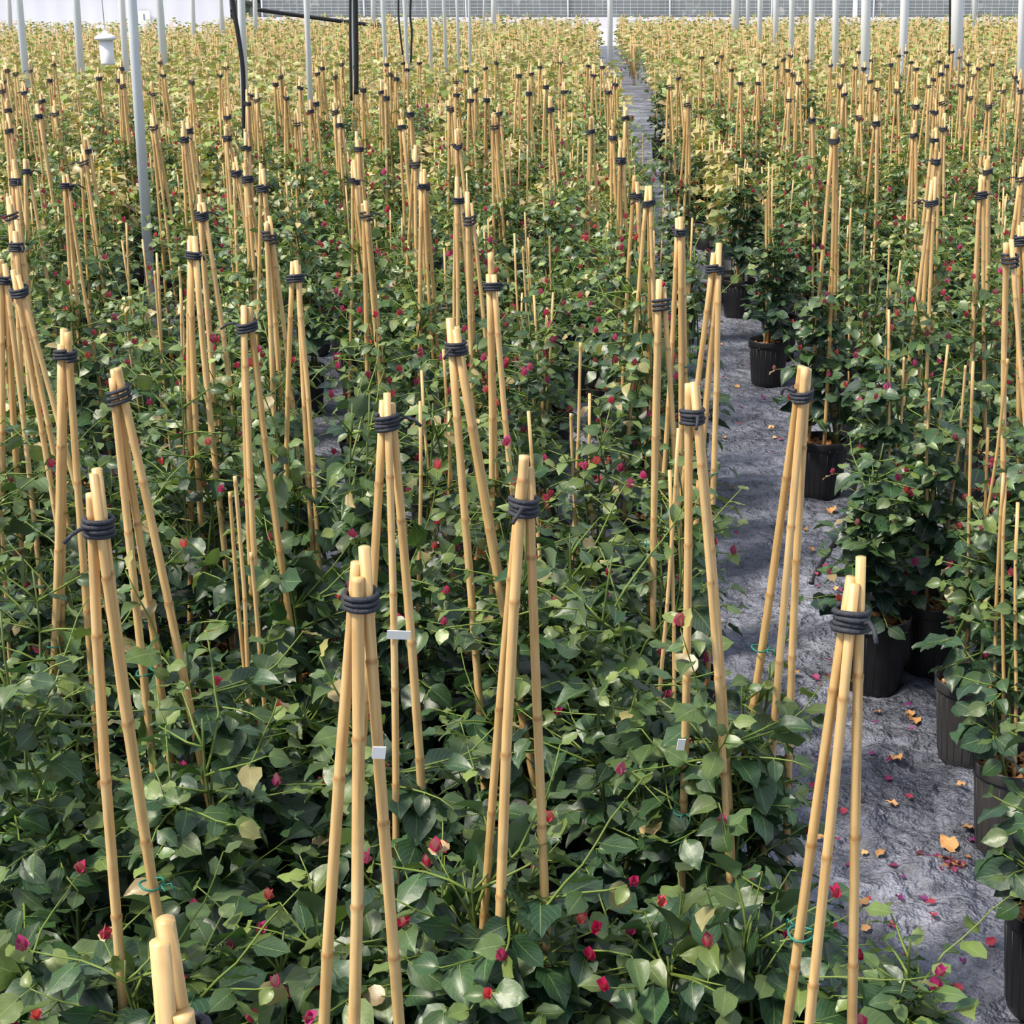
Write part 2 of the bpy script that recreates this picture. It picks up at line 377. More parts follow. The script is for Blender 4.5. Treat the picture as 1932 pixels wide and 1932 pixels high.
# ------------------------------------------------------------------ posts, pipes, sensor
posts = [ # top px at y=0, bottom px, bottom y, width px, base label
 (35, 48, 130, 15, 'g', 'thick grey steel post nearest the left edge of the field'),
 (22, 20, 58, 9, 'w', 'white slanted-looking post beside the milky sheet wall, farthest left'),
 (143, 152, 122, 15, 'g', 'grey steel post between the field edge and the white hanging sensor'),
 (229, 237, 115, 13, 'w', 'pale post just behind the tallest front grey post'),
 (248, 290, 640, 19, 'g', 'tall front galvanised post whose foot is visible among the leaves'),
 (300, 308, 98, 15, 'g', 'grey post just right of the tall front galvanised post'),
 (363, 366, 78, 9, 'w', 'slim white post by the right end of the sheet wall'),
 (416, 420, 62, 9, 'w', 'slim white post at the corner of the sheet wall'),
 (455, 462, 205, 15, 'g', 'grey post with a black cable running down it'),
 (484, 482, 58, 9, 'w', 'white post where the black sagging hose begins'),
 (578, 585, 182, 11, 'g', 'slender grey post standing well forward, alone left of centre'),
 (664, 666, 180, 10, 'g', 'grey post paired with a thick black cable'),
 (704, 704, 52, 9, 'w', 'white post where the black hose ends'),
 (722, 727, 110, 9, 'g', 'grey post just right of the black hose end'),
 (763, 769, 130, 8, 'g', 'grey post between two thin black cables'),
 (808, 813, 112, 7, 'g', 'thin grey post, first of the close trio left of the aisle'),
 (837, 841, 108, 7, 'g', 'thin grey post, second of the close trio left of the aisle'),
 (862, 865, 102, 6, 'g', 'thin grey post, third of the close trio left of the aisle'),
 (885, 887, 102, 6, 'g', 'thin grey post right of the close trio'),
 (914, 912, 55, 4, 'w', 'very thin white post beside the broad far white post'),
 (932, 931, 56, 11, 'w', 'broad far white post at the end of the left field'),
 (1151, 1151, 95, 11, 'w', 'white post standing in the mouth of the aisle'),
 (1387, 1387, 58, 15, 'w', 'broad white post, leftmost of the right row of posts'),
 (1411, 1411, 55, 8, 'w', 'slim white post beside the broad white post of the right row'),
 (1434, 1433, 75, 10, 'w', 'pale post, third along the right row'),
 (1464, 1463, 82, 11, 'g', 'pale post with a grey shaded side in the right row'),
 (1494, 1493, 95, 11, 'w', 'pale post standing behind the light green shrub tops'),
 (1532, 1531, 103, 12, 'w', 'pale post right of the light green shrub tops'),
 (1577, 1576, 108, 13, 'w', 'pale post between the shrub tops and the thick grey post'),
 (1614, 1613, 32, 9, 'w', 'far white post near the back wall on the right'),
 (1634, 1632, 125, 19, 'g', 'thick pale grey post in the middle of the right row'),
 (1707, 1703, 150, 17, 'g', 'thick pale post between the two thickest of the right row'),
 (1806, 1805, 108, 24, 'g', 'thickest pale post, with a dark pipe at its left side'),
 (1835, 1838, 50, 9, 'w', 'far leaning white post right of the thickest post'),
 (1925, 1925, 150, 15, 'w', 'white post at the right edge of the field'),
]
for xt, xb, yb, wd, mk, lab in posts:
    D = 1.05 if yb < 600 else 2.0
    if yb < 96: D = 1.22
    s = (yb + 40) / D; dep = F / s
    z = 2.0 - D
    p = at_z(xb, yb, z); Y = p.y; p2 = at_y(xt, 0, Y)
    k = (p.x - p2.x) / (p2.z - z + 1e-6); k = max(-.05, min(.05, k))
    x0 = p.x + k * z; top = 4.2; rr = wd / s / 2
    o = link('greenhouse_post', None, loc=(x0, Y, 0))
    b = Buf(); b.tube([(0, 0, 0), (-k * top / 2, 0, top / 2), (-k * top, 0, top)], rr, 18); link('tube', b.mesh('tube', M_galv if mk == 'g' and xt < 1300 else M_paint), o)
    b = Buf(); b.tube([(0, 0, 0), (0, 0, .04)], rr * 1.9, 16); link('foot_collar', b.mesh('foot_collar', M_galv), o)
    tag(o, lab, 'post', 'steel posts of the greenhouse')

def cable(name, pts, r, lab, cat):
    P = [at_y(x, y, Y) for x, y, Y in pts]
    Q = []
    for i in range(len(P) - 1):
        for t in np.linspace(0, 1, 6, endpoint=False):
            p0 = P[max(i-1, 0)]; p1 = P[i]; p2 = P[i+1]; p3 = P[min(i+2, len(P)-1)]
            Q.append(.5 * ((2*p1) + (p2-p0)*t + (2*p0-5*p1+4*p2-p3)*t*t + (3*p1-p0-3*p2+p3)*t**3))
    Q.append(P[-1]); b = Buf(); b.tube(Q, r, 8)
    tag(link(name, b.mesh(name, M_black)), lab, cat)
cable('irrigation_hose', [(484, 18, 42.6), (540, 26, 43), (620, 37, 43.5), (690, 46, 44), (722, 49, 44)], .05, 'black hose sagging between two white posts across the field end', 'hose')
cable('hanging_cable', [(434, -30, 13.2), (440, 10, 13.2), (450, 70, 13.2), (458, 130, 13.2), (460, 200, 13.2), (460, 260, 13.2)], .018, 'black cable hanging down in front of a grey post, left of centre', 'cable')
cable('hanging_cable', [(670, -30, 14), (671, 40, 14), (672, 100, 14), (672, 178, 14)], .021, 'thick black cable beside the grey post, right of the sagging hose start', 'cable')
cable('hanging_cable', [(661, -20, 13.9), (661, 80, 13.9), (663, 190, 13.9)], .012, 'thin black cable running down to the plants beside the thick one', 'cable')
cable('hanging_cable', [(752, -20, 18), (752, 30, 18), (757, 80, 18), (762, 118, 18)], .01, 'thin dark cable left of the middle grey post', 'cable')
cable('hanging_cable', [(776, -20, 18), (774, 30, 18), (777, 60, 18), (775, 118, 18)], .012, 'thin dark cable right of the middle grey post', 'cable')
cable('dark_pipe', [(1792, -20, 20), (1792, 40, 20), (1791, 105, 20)], .012, 'dark pipe along the left side of the thickest pale post', 'pipe')

# hanging sensor housing
p = at_y(201, 92, 11.5); sc = F / 11.9
so = link('sensor_housing', None, loc=p); tag(so, 'white hanging sensor box with a wide flat cap above the left field', 'sensor')
b = Buf(); hw = 12 / sc; b.lathe([(.001, -.105), (hw * .96, -.105), (hw, -.09), (hw, .06), (.001, .06)], 20); link('housing', b.mesh('housing', M_white), so)
b = Buf(); b.lathe([(hw * 1.05, .055), (hw * 1.6, .062), (hw * 1.62, .075), (hw * .9, .095), (.02, .10), (.018, .115), (.001, .118)], 24); link('cap', b.mesh('cap', M_white), so)
b = Buf(); b.tube([(0, 0, .115), (-.01, 0, 1.6)], .0035, 5); link('hanging_wire', b.mesh('hanging_wire', M_galv), so)
# notice on the sheet wall
p = at_y(272, 33, 59.86)
no = link('notice_board', None, loc=p); tag(no, 'small white notice board fixed to the milky sheet wall', 'sign')
b = Buf(); b.box((-.2, 0, -.22), (.2, .03, .22)); link('board', b.mesh('board', M_white, False), no)
b = Buf(); b.box((-.03, -.01, -.1), (.03, 0, .12)); link('mark', b.mesh('mark', simple('grey print', (.2, .22, .25)), False), no)

# ------------------------------------------------------------------ plant parts (shared meshes)
def cane_mesh(seed, L, r0, r1):
    r = random.Random(seed); P = []; rs = []; c = []
    nodes = []; z = r.uniform(.06, .2)
    while z < L: nodes.append(z); z += r.uniform(.17, .27)
    zs = [(0, 1, 1.), (L, 1, 1.)]
    for n in nodes: zs += [(n - .010, .99, 1.), (n - .004, 1.10, .92), (n, 1.14, .55), (n + .0025, .98, .62), (n + .007, .97, 1.06), (n + .03, .985, 1.04)]
    zs = sorted((z, a, k) for z, a, k in zs if 0 <= z <= L)
    bx, by = r.uniform(-.006, .006), r.uniform(-.006, .006)
    for z, a, k in zs:
        t = z / L; P.append((bx * sin(pi * t) * 2, by * sin(2 * pi * t), z)); rs.append((r0 + (r1 - r0) * t) * a); c.append((k, k * (1 if k > .9 else .85), k * (1 if k > .9 else .7)))
    b = Buf(); b.tube(P, rs, 12, c=c)
    return b.mesh('bamboo_cane', M_cane)
CL = 1.20
CANES = [cane_mesh(i, CL, .0078 * k, .0072 * k) for i, k in enumerate((1, 1.12, .92, 1.05, .86, 1.0))]
THIN = [cane_mesh(20 + i, .95, .0048, .004) for i in range(3)]
def tie_mesh(seed):
    r = random.Random(seed); b = Buf()
    turns = r.choice([2, 3, 3, 4]); zs = 0
    pts = []
    hgt = .0062 * turns + (.012 if r.random() < .4 else .002)
    for i in range(turns * 14 + 1):
        t = i / (turns * 14); a = 2 * pi * turns * t
        rad = .0186 + .0012 * sin(3 * a + seed) + .0012 * sin(7 * t * 5)
        pts.append((rad * cos(a), rad * sin(a), -hgt / 2 + hgt * t + .003 * sin(a * 1.0 + seed)))
    b.tube(pts, .0036, 7)
    a = r.uniform(0, 2 * pi); d = Vector((cos(a), sin(a), 0))
    if seed % 3 != 1:
        b.tube([d * .02, d * .03 + Vector((0, 0, .006)), d * .042 + Vector((0, .005, .002)), d * .05 + Vector((0, .012, -.008))], .0028, 6)
    return b.mesh('cane_tie', M_tie)
TIES = [tie_mesh(i) for i in range(6)]
def pot_mesh(m):
    b = Buf()
    b.lathe([(.001, .001), (.080, .001), (.083, .006), (.086, .03), (.0985, .20), (.0985, .208), (.104, .210), (.1045, .212), (.1055, .236), (.1035, .240), (.100, .238), (.0985, .205), (.096, .17)], 40)
    for k in range(24):
        a = 2 * pi * k / 24; b.tube([(.0845 * cos(a), .0845 * sin(a), .02), (.0985 * cos(a), .0985 * sin(a), .198)], .0012, 4)
    return b.mesh('pot', m)
POT = pot_mesh(M_pot); POTD = pot_mesh(M_potd)
def mulch_mesh(seed):
    r = np.random.default_rng(seed); b = Buf()
    b.lathe([(.001, .195), (.05, .197), (.097, .190)], 20, c=(.25, .2, .2))
    for k in range(90):
        a = r.uniform(0, 2 * pi); q = .092 * math.sqrt(r.random())
        c, s_ = cos(a) * q, sin(a) * q; l = r.uniform(.006, .016); wd = l * r.uniform(.35, .7); t = r.uniform(0, pi)
        M = Matrix.Rotation(t, 3, 'Z') @ Matrix.Rotation(r.uniform(-.7, .7), 3, 'X') @ Matrix.Rotation(r.uniform(-.5, .5), 3, 'Y')
        v = [M @ Vector((x * l, y * wd, z * .0018)) + Vector((c, s_, .203 + r.uniform(0, .008))) for x in (-1, 1) for y in (-1, 1) for z in (-1, 1)]
        b.add([tuple(p) for p in v], [(0, 1, 3, 2), (4, 6, 7, 5), (0, 4, 5, 1), (2, 3, 7, 6), (0, 2, 6, 4), (1, 5, 7, 3)], np.array([1, 1, 1]) * r.uniform(.5, 1.5))
    return b.mesh('bark_mulch', M_bark, False)
MULCH = [mulch_mesh(i) for i in range(3)]
def tag_mesh():
    b = Buf(); b.tube([(0, 0, 0), (0, 0, .05)], .001, 4)
    v = [(-.011, 0, .03), (.011, 0, .03), (.012, .004, .075), (-.012, .004, .075)]
    b.box((-.011, -.0006, .02), (.011, .0006, .075)); return b.mesh('plant_tag', M_white, False)
TAGM = tag_mesh()
def twist_mesh():
    b = Buf(); b.tube([(.017 * cos(a), .017 * sin(a), .002 * sin(2 * a)) for a in np.linspace(0, 2 * pi, 15)], .0018, 5)
    b.tube([(.017, 0, 0), (.03, .004, .004), (.036, .002, -.006)], .0014, 5); b.tube([(.017, 0, 0), (.024, -.01, .006), (.034, -.016, .003)], .0014, 5)
    return b.mesh('green_twist_tie', M_twist)
TWIST = twist_mesh()
BRACTS = [bract_buf(i).mesh('bract_cluster', M_bract) for i in range(4)]

class Fol: pass
def make_set(seeds, **k):
    out = []
    for s in seeds:
        lf, st, br = gen_foliage(s, **k); o = Fol()
        o.leaf = lf.mesh('foliage', M_leaf); o.stem = st.mesh('stems', M_stem); o.br = br; o.ztop = k.get('ztop', .85)
        bb = Buf()
        for i, (p, d) in enumerate(br):
            q = bract_buf(s + i); 
            for v, a in zip(q.v, q.a): pass
            bb.add(np.concatenate(q.v) * 1.15 + p, q.f, np.concatenate(q.c), np.concatenate(q.a))
        o.blo = bb.mesh('blossoms', M_bract) if br else None
        out.append(o)
    return out
SETS = {
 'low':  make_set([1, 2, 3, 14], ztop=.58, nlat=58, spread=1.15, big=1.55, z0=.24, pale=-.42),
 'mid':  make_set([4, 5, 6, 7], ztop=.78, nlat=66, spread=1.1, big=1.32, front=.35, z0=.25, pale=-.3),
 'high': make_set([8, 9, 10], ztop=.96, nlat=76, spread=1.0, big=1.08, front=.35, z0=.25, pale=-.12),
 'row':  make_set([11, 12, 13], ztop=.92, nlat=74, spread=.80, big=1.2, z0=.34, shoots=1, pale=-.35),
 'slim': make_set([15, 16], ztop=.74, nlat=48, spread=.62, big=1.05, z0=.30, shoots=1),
 'far':  make_set([21, 22, 23, 24, 25], ztop=1.0, nlat=72, spread=1.12, big=.95, Ts=T_MD, pale=.22, step=.04, z0=.3),
 'fard': make_set([31, 32, 33], ztop=.9, nlat=74, spread=1.0, big=1.0, Ts=T_MD, pale=-.05, step=.04, z0=.3),
 'farrow': make_set([34, 35], ztop=.92, nlat=74, spread=.62, big=1.0, Ts=T_MD, pale=-.08, step=.04, z0=.3),
}
rnd = random.Random(11)
GOLD = [0]
def plant(base, tie=None, feet=None, fs='mid', yaw=None, zk=1.0, near=False, tops=None, label='', group=None, pot=POT, thin=False, canes=3, blossoms=True):
    """one potted bougainvillea: base = pot centre on the ground; tie = world point where the canes meet"""
    root = link('potted_bougainvillea', None, loc=(base[0], base[1], 0))
    tag(root, label, 'potted plant', group)
    B = Vector((base[0], base[1], 0))
    link('pot', pot, root).rotation_euler = (0, 0, rnd.uniform(0, 6))
    link('bark_mulch', rnd.choice(MULCH), root).rotation_euler = (0, 0, rnd.uniform(0, 6))
    f = rnd.choice(SETS[fs]); yw = rnd.uniform(-.5, .5) if yaw is None else yaw
    for nm, me in (('foliage', f.leaf), ('stems', f.stem)):
        o = link(nm, me, root); o.rotation_euler = (0, 0, yw); o.scale = (1, 1, zk)
        if tie is not None: # the plant leans with its canes
            pass
    if f.blo and blossoms:
        keep = .9 if base[0] > aisle(base[1])[1] else .6
        if near:
            for i, (p, d) in enumerate(f.br):
                if rnd.random() > keep: continue
                q = Matrix.Rotation(yw, 3, 'Z') @ Vector(p); o = link('bract_cluster', BRACTS[i % 4], root, (q.x, q.y, q.z * zk)); o.rotation_euler = (rnd.uniform(-.5, .5), rnd.uniform(-.5, .5), rnd.uniform(0, 6)); o.scale = (1.1,) * 3
        elif rnd.random() < keep:
            o = link('blossoms', f.blo, root); o.rotation_euler = (0, 0, yw); o.scale = (1, 1, zk)
    if tie is not None:
        T = Vector(tie) - B
        if feet is None:
            a0 = rnd.uniform(0, 2 * pi); feet = []
            for k in range(3):
                a = a0 + k * 2.1 + rnd.uniform(-.3, .3); q = rnd.uniform(.05, .085); feet.append(Vector((cos(a) * q, sin(a) * q, .195)))
        else: feet = [Vector(q) - B for q in feet]
        for k, ft in enumerate(feet):
            # canes sit side by side at the tie
            c = sum((Vector((q.x, q.y, 0)) for q in feet), Vector()) / len(feet)
            a = math.atan2(ft.y - c.y, ft.x - c.x); off = Vector((cos(a), sin(a), 0)) * .0086
            aim = T + off; d = (aim - ft).normalized(); st_ = ft - d * .03
            need = (aim - st_).length + (tops[k] if tops else rnd.uniform(.035, .085))
            o = link('bamboo_cane', rnd.choice(CANES), root, st_); o.rotation_mode = 'QUATERNION'
            o.rotation_quaternion = d.to_track_quat('Z', 'Y') @ Matrix.Rotation(rnd.uniform(0, 6), 3, 'Z').to_quaternion()
            o.scale = (1, 1, need / CL)
        c = sum(feet, Vector()) / len(feet); d = (T - c).normalized()
        o = link('cane_tie', rnd.choice(TIES), root, T); o.rotation_mode = 'QUATERNION'
        o.rotation_quaternion = d.to_track_quat('Z', 'Y') @ Matrix.Rotation(rnd.uniform(0, 6), 3, 'Z').to_quaternion()
        if near and rnd.random() < .8:
            ft = feet[rnd.randrange(len(feet))]; q = ft + (T - ft) * rnd.uniform(.3, .7); link('green_twist_tie', TWIST, root, q).rotation_euler = (0, 0, rnd.uniform(0, 6))
    if thin:
        for k in range(canes):
            a = rnd.uniform(0, 2 * pi); q = rnd.uniform(.01, .06); ft = Vector((cos(a) * q, sin(a) * q, .17))
            d = Vector((rnd.uniform(-.06, .06), rnd.uniform(-.06, .06), 1)).normalized()
            o = link('thin_stake', rnd.choice(THIN), root, ft); o.rotation_mode = 'QUATERNION'; o.rotation_quaternion = d.to_track_quat('Z', 'Y'); o.scale = (1, 1, rnd.uniform(.75, 1.0))
    if near and rnd.random() < .45:
        a = rnd.uniform(0, 2 * pi); link('plant_tag', TAGM, root, (.08 * cos(a), .08 * sin(a), .19)).rotation_euler = (0, rnd.uniform(-.2, .2), rnd.uniform(-.8, .8))
    return root

placed = []
def free(x, y, dmin): return all((x - a) ** 2 + (y - b_) ** 2 > dmin * dmin for a, b_ in placed)

# --- the near tripods, each with its own cane lines: tie px, z of tie, leg px points, foliage, cane-top lengths, label
near = [
 ((1607, 1167), 1.30, [(1485, 1932), (1537, 1932), (1592, 1932)], 'slim', .85, (.05, .045, .075), 'large bougainvillea tripod at the aisle edge, nearest the camera there, three bare canes'),
 ((680, 1130), 1.30, [(625, 1800), (660, 1920), (755, 1825)], 'low', .9, (.045, .03, .065), 'bougainvillea with three thick bare canes front and left of centre, wide dark double tie'),
 ((988, 955), 1.30, [(900, 1690), (956, 1640), (1045, 1820)], 'mid', 1.05, (.03, .075, .055), 'bougainvillea tripod at the centre front with a green shoot climbing its middle cane'),
 ((730, 795), 1.30, [(702, 1040), (738, 1400), (785, 1260)], 'mid', .9, (.035, .05, .03), 'bougainvillea tripod just behind the front-left bare one, with a white tag strip'),
 ((1307, 785), 1.30, [(1284, 1500), (1330, 1090), (1368, 1590)], 'mid', .95, (.055, .06, .05), 'bougainvillea tripod on the narrow strip beside the aisle, two separate dark ties wound on it'),
 ((1513, 743), 1.30, [(1450, 1100), (1482, 1130), (1495, 1290)], 'slim', 1.0, (.05, .05, .045), 'bougainvillea tripod overhanging the aisle, standing before the black pot with orange mulch'),
 ((185, 993), 1.30, [(207, 1560), (240, 1400), (290, 1700)], 'mid', .9, (.045, .075, .08), 'bougainvillea tripod at the front left with a flat folded black tie and uneven cane tops'),
 ((225, 745), 1.30, [(310, 1400), (285, 975), (240, 930)], 'mid', 1.0, (.045, .05, .03), 'left-leaning bougainvillea tripod with a looped tie, behind the front-left one'),
 ((860, 657), 1.30, [(865, 1040), (935, 1060), (925, 1000)], 'high', .95, (.06, .04, .045), 'bougainvillea tripod with splayed canes and a low tie, behind the centre front one'),
 ((467, 615), 1.30, [(465, 1000), (482, 1060), (525, 880)], 'mid', 1.1, (.04, .045, .04), 'bougainvillea tripod with a flat-topped pair of canes, left of centre'),
 ((557, 525), 1.30, [(548, 770), (610, 1200), (580, 850)], 'mid', 1.1, (.04, .045, .03), 'bougainvillea tripod right of and behind the flat-topped pair'),
 ((124, 670), 1.32, [(128, 880), (146, 900), (118, 880)], 'high', .9, (.05, .045, .02), 'short-looking bougainvillea tripod at the left, cane ends of two heights above a dark tie'),
 ((365, 482), 1.32, [(362, 690), (390, 700), (372, 690)], 'high', 1.0, (.05, .05, .04), 'bougainvillea tripod with a tall blocky black tie, left field'),
 ((37, 551), 1.32, [(70, 760), (105, 800), (90, 790)], 'high', .95, (.05, .04, .03), 'bougainvillea tripod near the left edge whose canes lean right going down'),
 ((7, 528), 1.30, [(8, 700), (30, 720), (20, 700)], 'high', .95, (.05, .04, .03), 'bougainvillea tripod cut by the left edge of the field view'),
 ((1247, 576), 1.30, [(1225, 1220), (1240, 900), (1268, 800)], 'high', .9, (.055, .06, .04), 'bougainvillea tripod on the aisle strip with cane tops splayed above a square tie'),
 ((1349, 508), 1.32, [(1317, 700), (1348, 980), (1335, 700)], 'slim', .95, (.04, .065, .06), 'bougainvillea tripod leaning over the aisle with staggered cane tops'),
 ((1282, 435), 1.32, [(1270, 640), (1285, 650), (1290, 700)], 'slim', .9, (.035, .04, .02), 'bougainvillea tripod seen in front of the small black pot across the aisle'),
 ((929, 541), 1.30, [(945, 900), (960, 870), (930, 800)], 'high', .95, (.08, .03, .03), 'bougainvillea tripod with one cane rising well above the loose tie, centre'),
 ((1905, 489), 1.34, [(1892, 1330), (1930, 800), (1905, 900)], 'row', 1.0, (.04, .05, .04), 'bougainvillea tripod by the right edge with a long single straight cane'),
 ((1928, 454), 1.34, [(1925, 700), (1945, 800), (1935, 700)], 'high', 1.0, (.04, .05, .04), 'bougainvillea tripod cut by the right edge of the view'),
 ((1574, 265), 1.34, None, 'row', 1.0, (.04, .05, .04), 'bougainvillea in the black pot with orange mulch standing clear at the aisle'),
]
rowpots = [ # plants in pots seen along the right side of the aisle, base centre px
 ((1665, 1200), 'row', 'bougainvillea in a black pot, left one of the two touching pots by the aisle'),
 ((1752, 1268), 'row', 'bougainvillea in a black pot with bark mulch, right one of the two touching pots'),
 ((1828, 1430), 'slim', 'bougainvillea in a dusty grey-black pot with a dried rim, right of the aisle'),
 ((1905, 1600), 'slim', 'bougainvillea in a speckled black pot between the dusty pot and the front right pot'),
 ((1975, 1900), 'slim', 'bougainvillea in the front right black pot cut by the right edge'),
 ((1448, 725), 'row', 'bougainvillea in a black pot right of the aisle, first behind the orange mulch pot'),
 ((1392, 598), 'row', 'bougainvillea in a shaded black pot right of the aisle, second behind the orange mulch pot'),
 ((1312, 462), 'row', 'dense dark bougainvillea in a small black pot at the aisle bend'),
 ((1245, 300), 'farrow', 'dense dark bougainvillea at the far narrow part of the aisle, right side'),
 ((1215, 1690), 'low', 'bougainvillea with bright orange mulch and a black drip tube, front centre right'),
 ((480, 1790), 'low', 'bougainvillea with an orange mulch pot deep among the front left leaves'),
 ((1045, 705), 'fard', 'dark bougainvillea around the shaded gap, centre of the field'),
]
CENTER_EX = [] 
ties_far = [(14,134),(7,154),(5,171),(15,209),(17,248),(30,140),(58,134),(46,175),(73,220),(79,191),(102,123),(94,152),(104,214),(187,148),(225,152),(232,163),(230,130),(288,177),(290,240),(308,142),(303,119),(361,155),(348,263),(356,247),(429,221),(429,261),(465,280),(467,196),(473,179),(427,128),(415,142),(164,286),(530,145),(520,159),(485,189),(608,129),(599,140),(566,166),(540,184),(632,145),(645,122),(671,127),(560,233),(596,196),(586,210),(632,211),(641,237),(676,282),(685,170),(730,122),(737,141),(748,149),(719,174),(729,185),(761,119),(768,132),(791,119),(774,216),(758,240),(860,154),(861,180),(879,134),(897,169),(887,190),(849,205),(864,275),(916,129),(936,119),(941,215),(933,238),(918,189),(979,143),(1018,127),(1003,140),(1030,164),(998,177),(1039,207),(1058,118),(1064,174),(1110,125),(1136,127),(1120,142),(1161,160),(1148,173),(1180,223),(1115,248),(1156,260),(1171,303),(1324,109),(1351,119),(1362,107),(1380,132),(1397,157),(1430,157),(1280,147),(1263,165),(1298,199),(1441,121),(1465,127),(1478,112),(1492,105),(1486,133),(1496,141),(1507,156),(1488,188),(1523,115),(1532,227),(1567,123),(1590,123),(1613,128),(1585,161),(1593,178),(1630,130),(1620,99),(1644,115),(1642,154),(1656,167),(1621,223),(1653,233),(1681,122),(1696,106),(1709,99),(1719,118),(1729,131),(1692,172),(1728,201),(1724,255),(1772,97),(1772,116),(1775,140),(1786,125),(1761,150),(1752,162),(1777,196),(1763,211),(1780,243),(1762,264),(1797,98),(1811,108),(1826,121),(1814,161),(1845,130),(1837,141),(1872,122),(1865,200),(1893,173),(1915,145),(1925,171),(1830,186),(1924,153),
 (29,343),(50,325),(22,410),(32,466),(125,352),(158,308),(381,407),(446,327),(467,338),(496,355),(507,446),(668,342),(691,408),(784,308),(800,351),(864,377),(886,412),(1200,370),(1224,382),(1766,305),(1758,382),(1863,324),(1851,368),(1928,338)]
def legs(T, pts, offs=(.05, -.05, .01)):
    c = []
    for (px, py), of in zip(pts, offs):
        # plane at the leg's own depth midway between tie and foot
        frac = 1.0; Y = T.y + of * .55
        p = at_y(px, py, Y); d = p - T
        if d.z > -.05: d.z = -.05
        t = (.2 - T.z) / d.z
        q = T + d * t; q.y = T.y + of; c.append(q)
    m = sum(c, Vector()) / len(c); out = []
    for q in c:
        e = q - m; e.z = 0
        if e.length > .078: e *= .078 / e.length
        out.append(Vector((m.x + e.x, m.y + e.y, .2)))
    return out, m
for tie, zt, lp, fs, zk, tops, lab in near:
    T = at_z(tie[0], tie[1], zt)
    if lp: ft, m = legs(T, lp)
    else:
        m = at_z(1547, 933, 0); T = at_y(tie[0], tie[1], m.y); ft = [Vector((m.x + .06, m.y + .03, .2)), Vector((m.x - .05, m.y + .04, .2)), Vector((m.x, m.y - .06, .2))]
    placed.append((m.x, m.y))
    plant((m.x, m.y), T, ft, fs, zk=zk, near=True, tops=tops, label=lab, group=None)
def cane_tag(px, py, w_, h_, tie):
    p = at_y(px, py, at_z(*tie, 1.3).y - .03); q = [o for o in bpy.data.objects if o.get('label') == NL[tie]][0]
    b = Buf(); b.box((-w_, -.001, -h_), (w_, .001, h_)); link('white_tag', b.mesh('white_tag', M_white, False), q, p - q.location).rotation_euler = (.1, .12, .2)
NL = {t[0]: t[-1] for t in near}
cane_tag(752, 1198, .020, .008, (730, 795)); cane_tag(1285, 1405, .007, .011, (1307, 785)); cane_tag(715, 1420, .008, .008, (680, 1130))
# the very near cane tips at the bottom left
T = at_z(342, 1972, 1.30); m = Vector((T.x + .03, T.y + .05, 0)); placed.append((m.x, m.y))
plant((m.x, m.y), T, [Vector((m.x - .06, m.y - .03, .2)), Vector((m.x + .02, m.y + .06, .2)), Vector((m.x + .06, m.y - .04, .2))], 'low', near=True, tops=(.085, .10, .03), label='bougainvillea whose pale thick cane ends poke up at the lower left corner')
for px, fs, lab in rowpots:
    m = at_z(px[0], px[1], 0); placed.append((m.x, m.y))
    plant((m.x, m.y), None, None, fs, zk=rnd.uniform(.9, 1.02), near=True, label=lab, pot=POTD if 'dusty' in lab else POT, thin=True, canes=rnd.choice([2, 3]))

for px, fs, lab in (((1440, 1870), 'low', 'low leafy bougainvillea at the bottom, just left of the nearest bare aisle tripod'),
                    ((1735, 1925), 'slim', 'low bougainvillea shoots rising at the bottom edge inside the aisle'),
                    ((580, 1850), 'low', 'leafy bougainvillea at the bottom edge between the corner cane ends and the front bare tripod'),
                    ((880, 1840), 'low', 'leafy bougainvillea at the bottom edge right of the front bare tripod'),
                    ((1140, 1830), 'low', 'large-leaved bougainvillea at the bottom edge below the drip tube'),
                    ((90, 1880), 'low', 'large-leaved bougainvillea in the bottom left corner'),
                    ((420, 1480), 'low', 'leafy bougainvillea between the two front left tripods'),
                    ((315, 960), 'mid', 'leafy bougainvillea filling the gap right of the looped-tie left tripod'),
                    ((300, 1180), 'mid', 'leafy bougainvillea just in front of the filled gap, right of the folded-tie tripod'),
                    ((30, 1500), 'low', 'large-leaved bougainvillea at the left edge, halfway down the front rows'),
                    ((1660, 1010), 'row', 'leafy bougainvillea right of the orange mulch pot, in the second row from the aisle'),
                    ((1300, 1880), 'low', 'leafy bougainvillea at the bottom edge, right of the drip tube')):
    m = at_z(px[0], px[1], .48)
    for t in range(60):
        if free(m.x, m.y, .22): break
        m.x += rnd.uniform(-.03, .03); m.y += rnd.uniform(-.03, .03)
    placed.append((m.x, m.y)); plant((m.x, m.y), None, None, fs, yaw=rnd.uniform(0, 6), zk=1 if fs == 'low' else .8, near=True, label=lab)
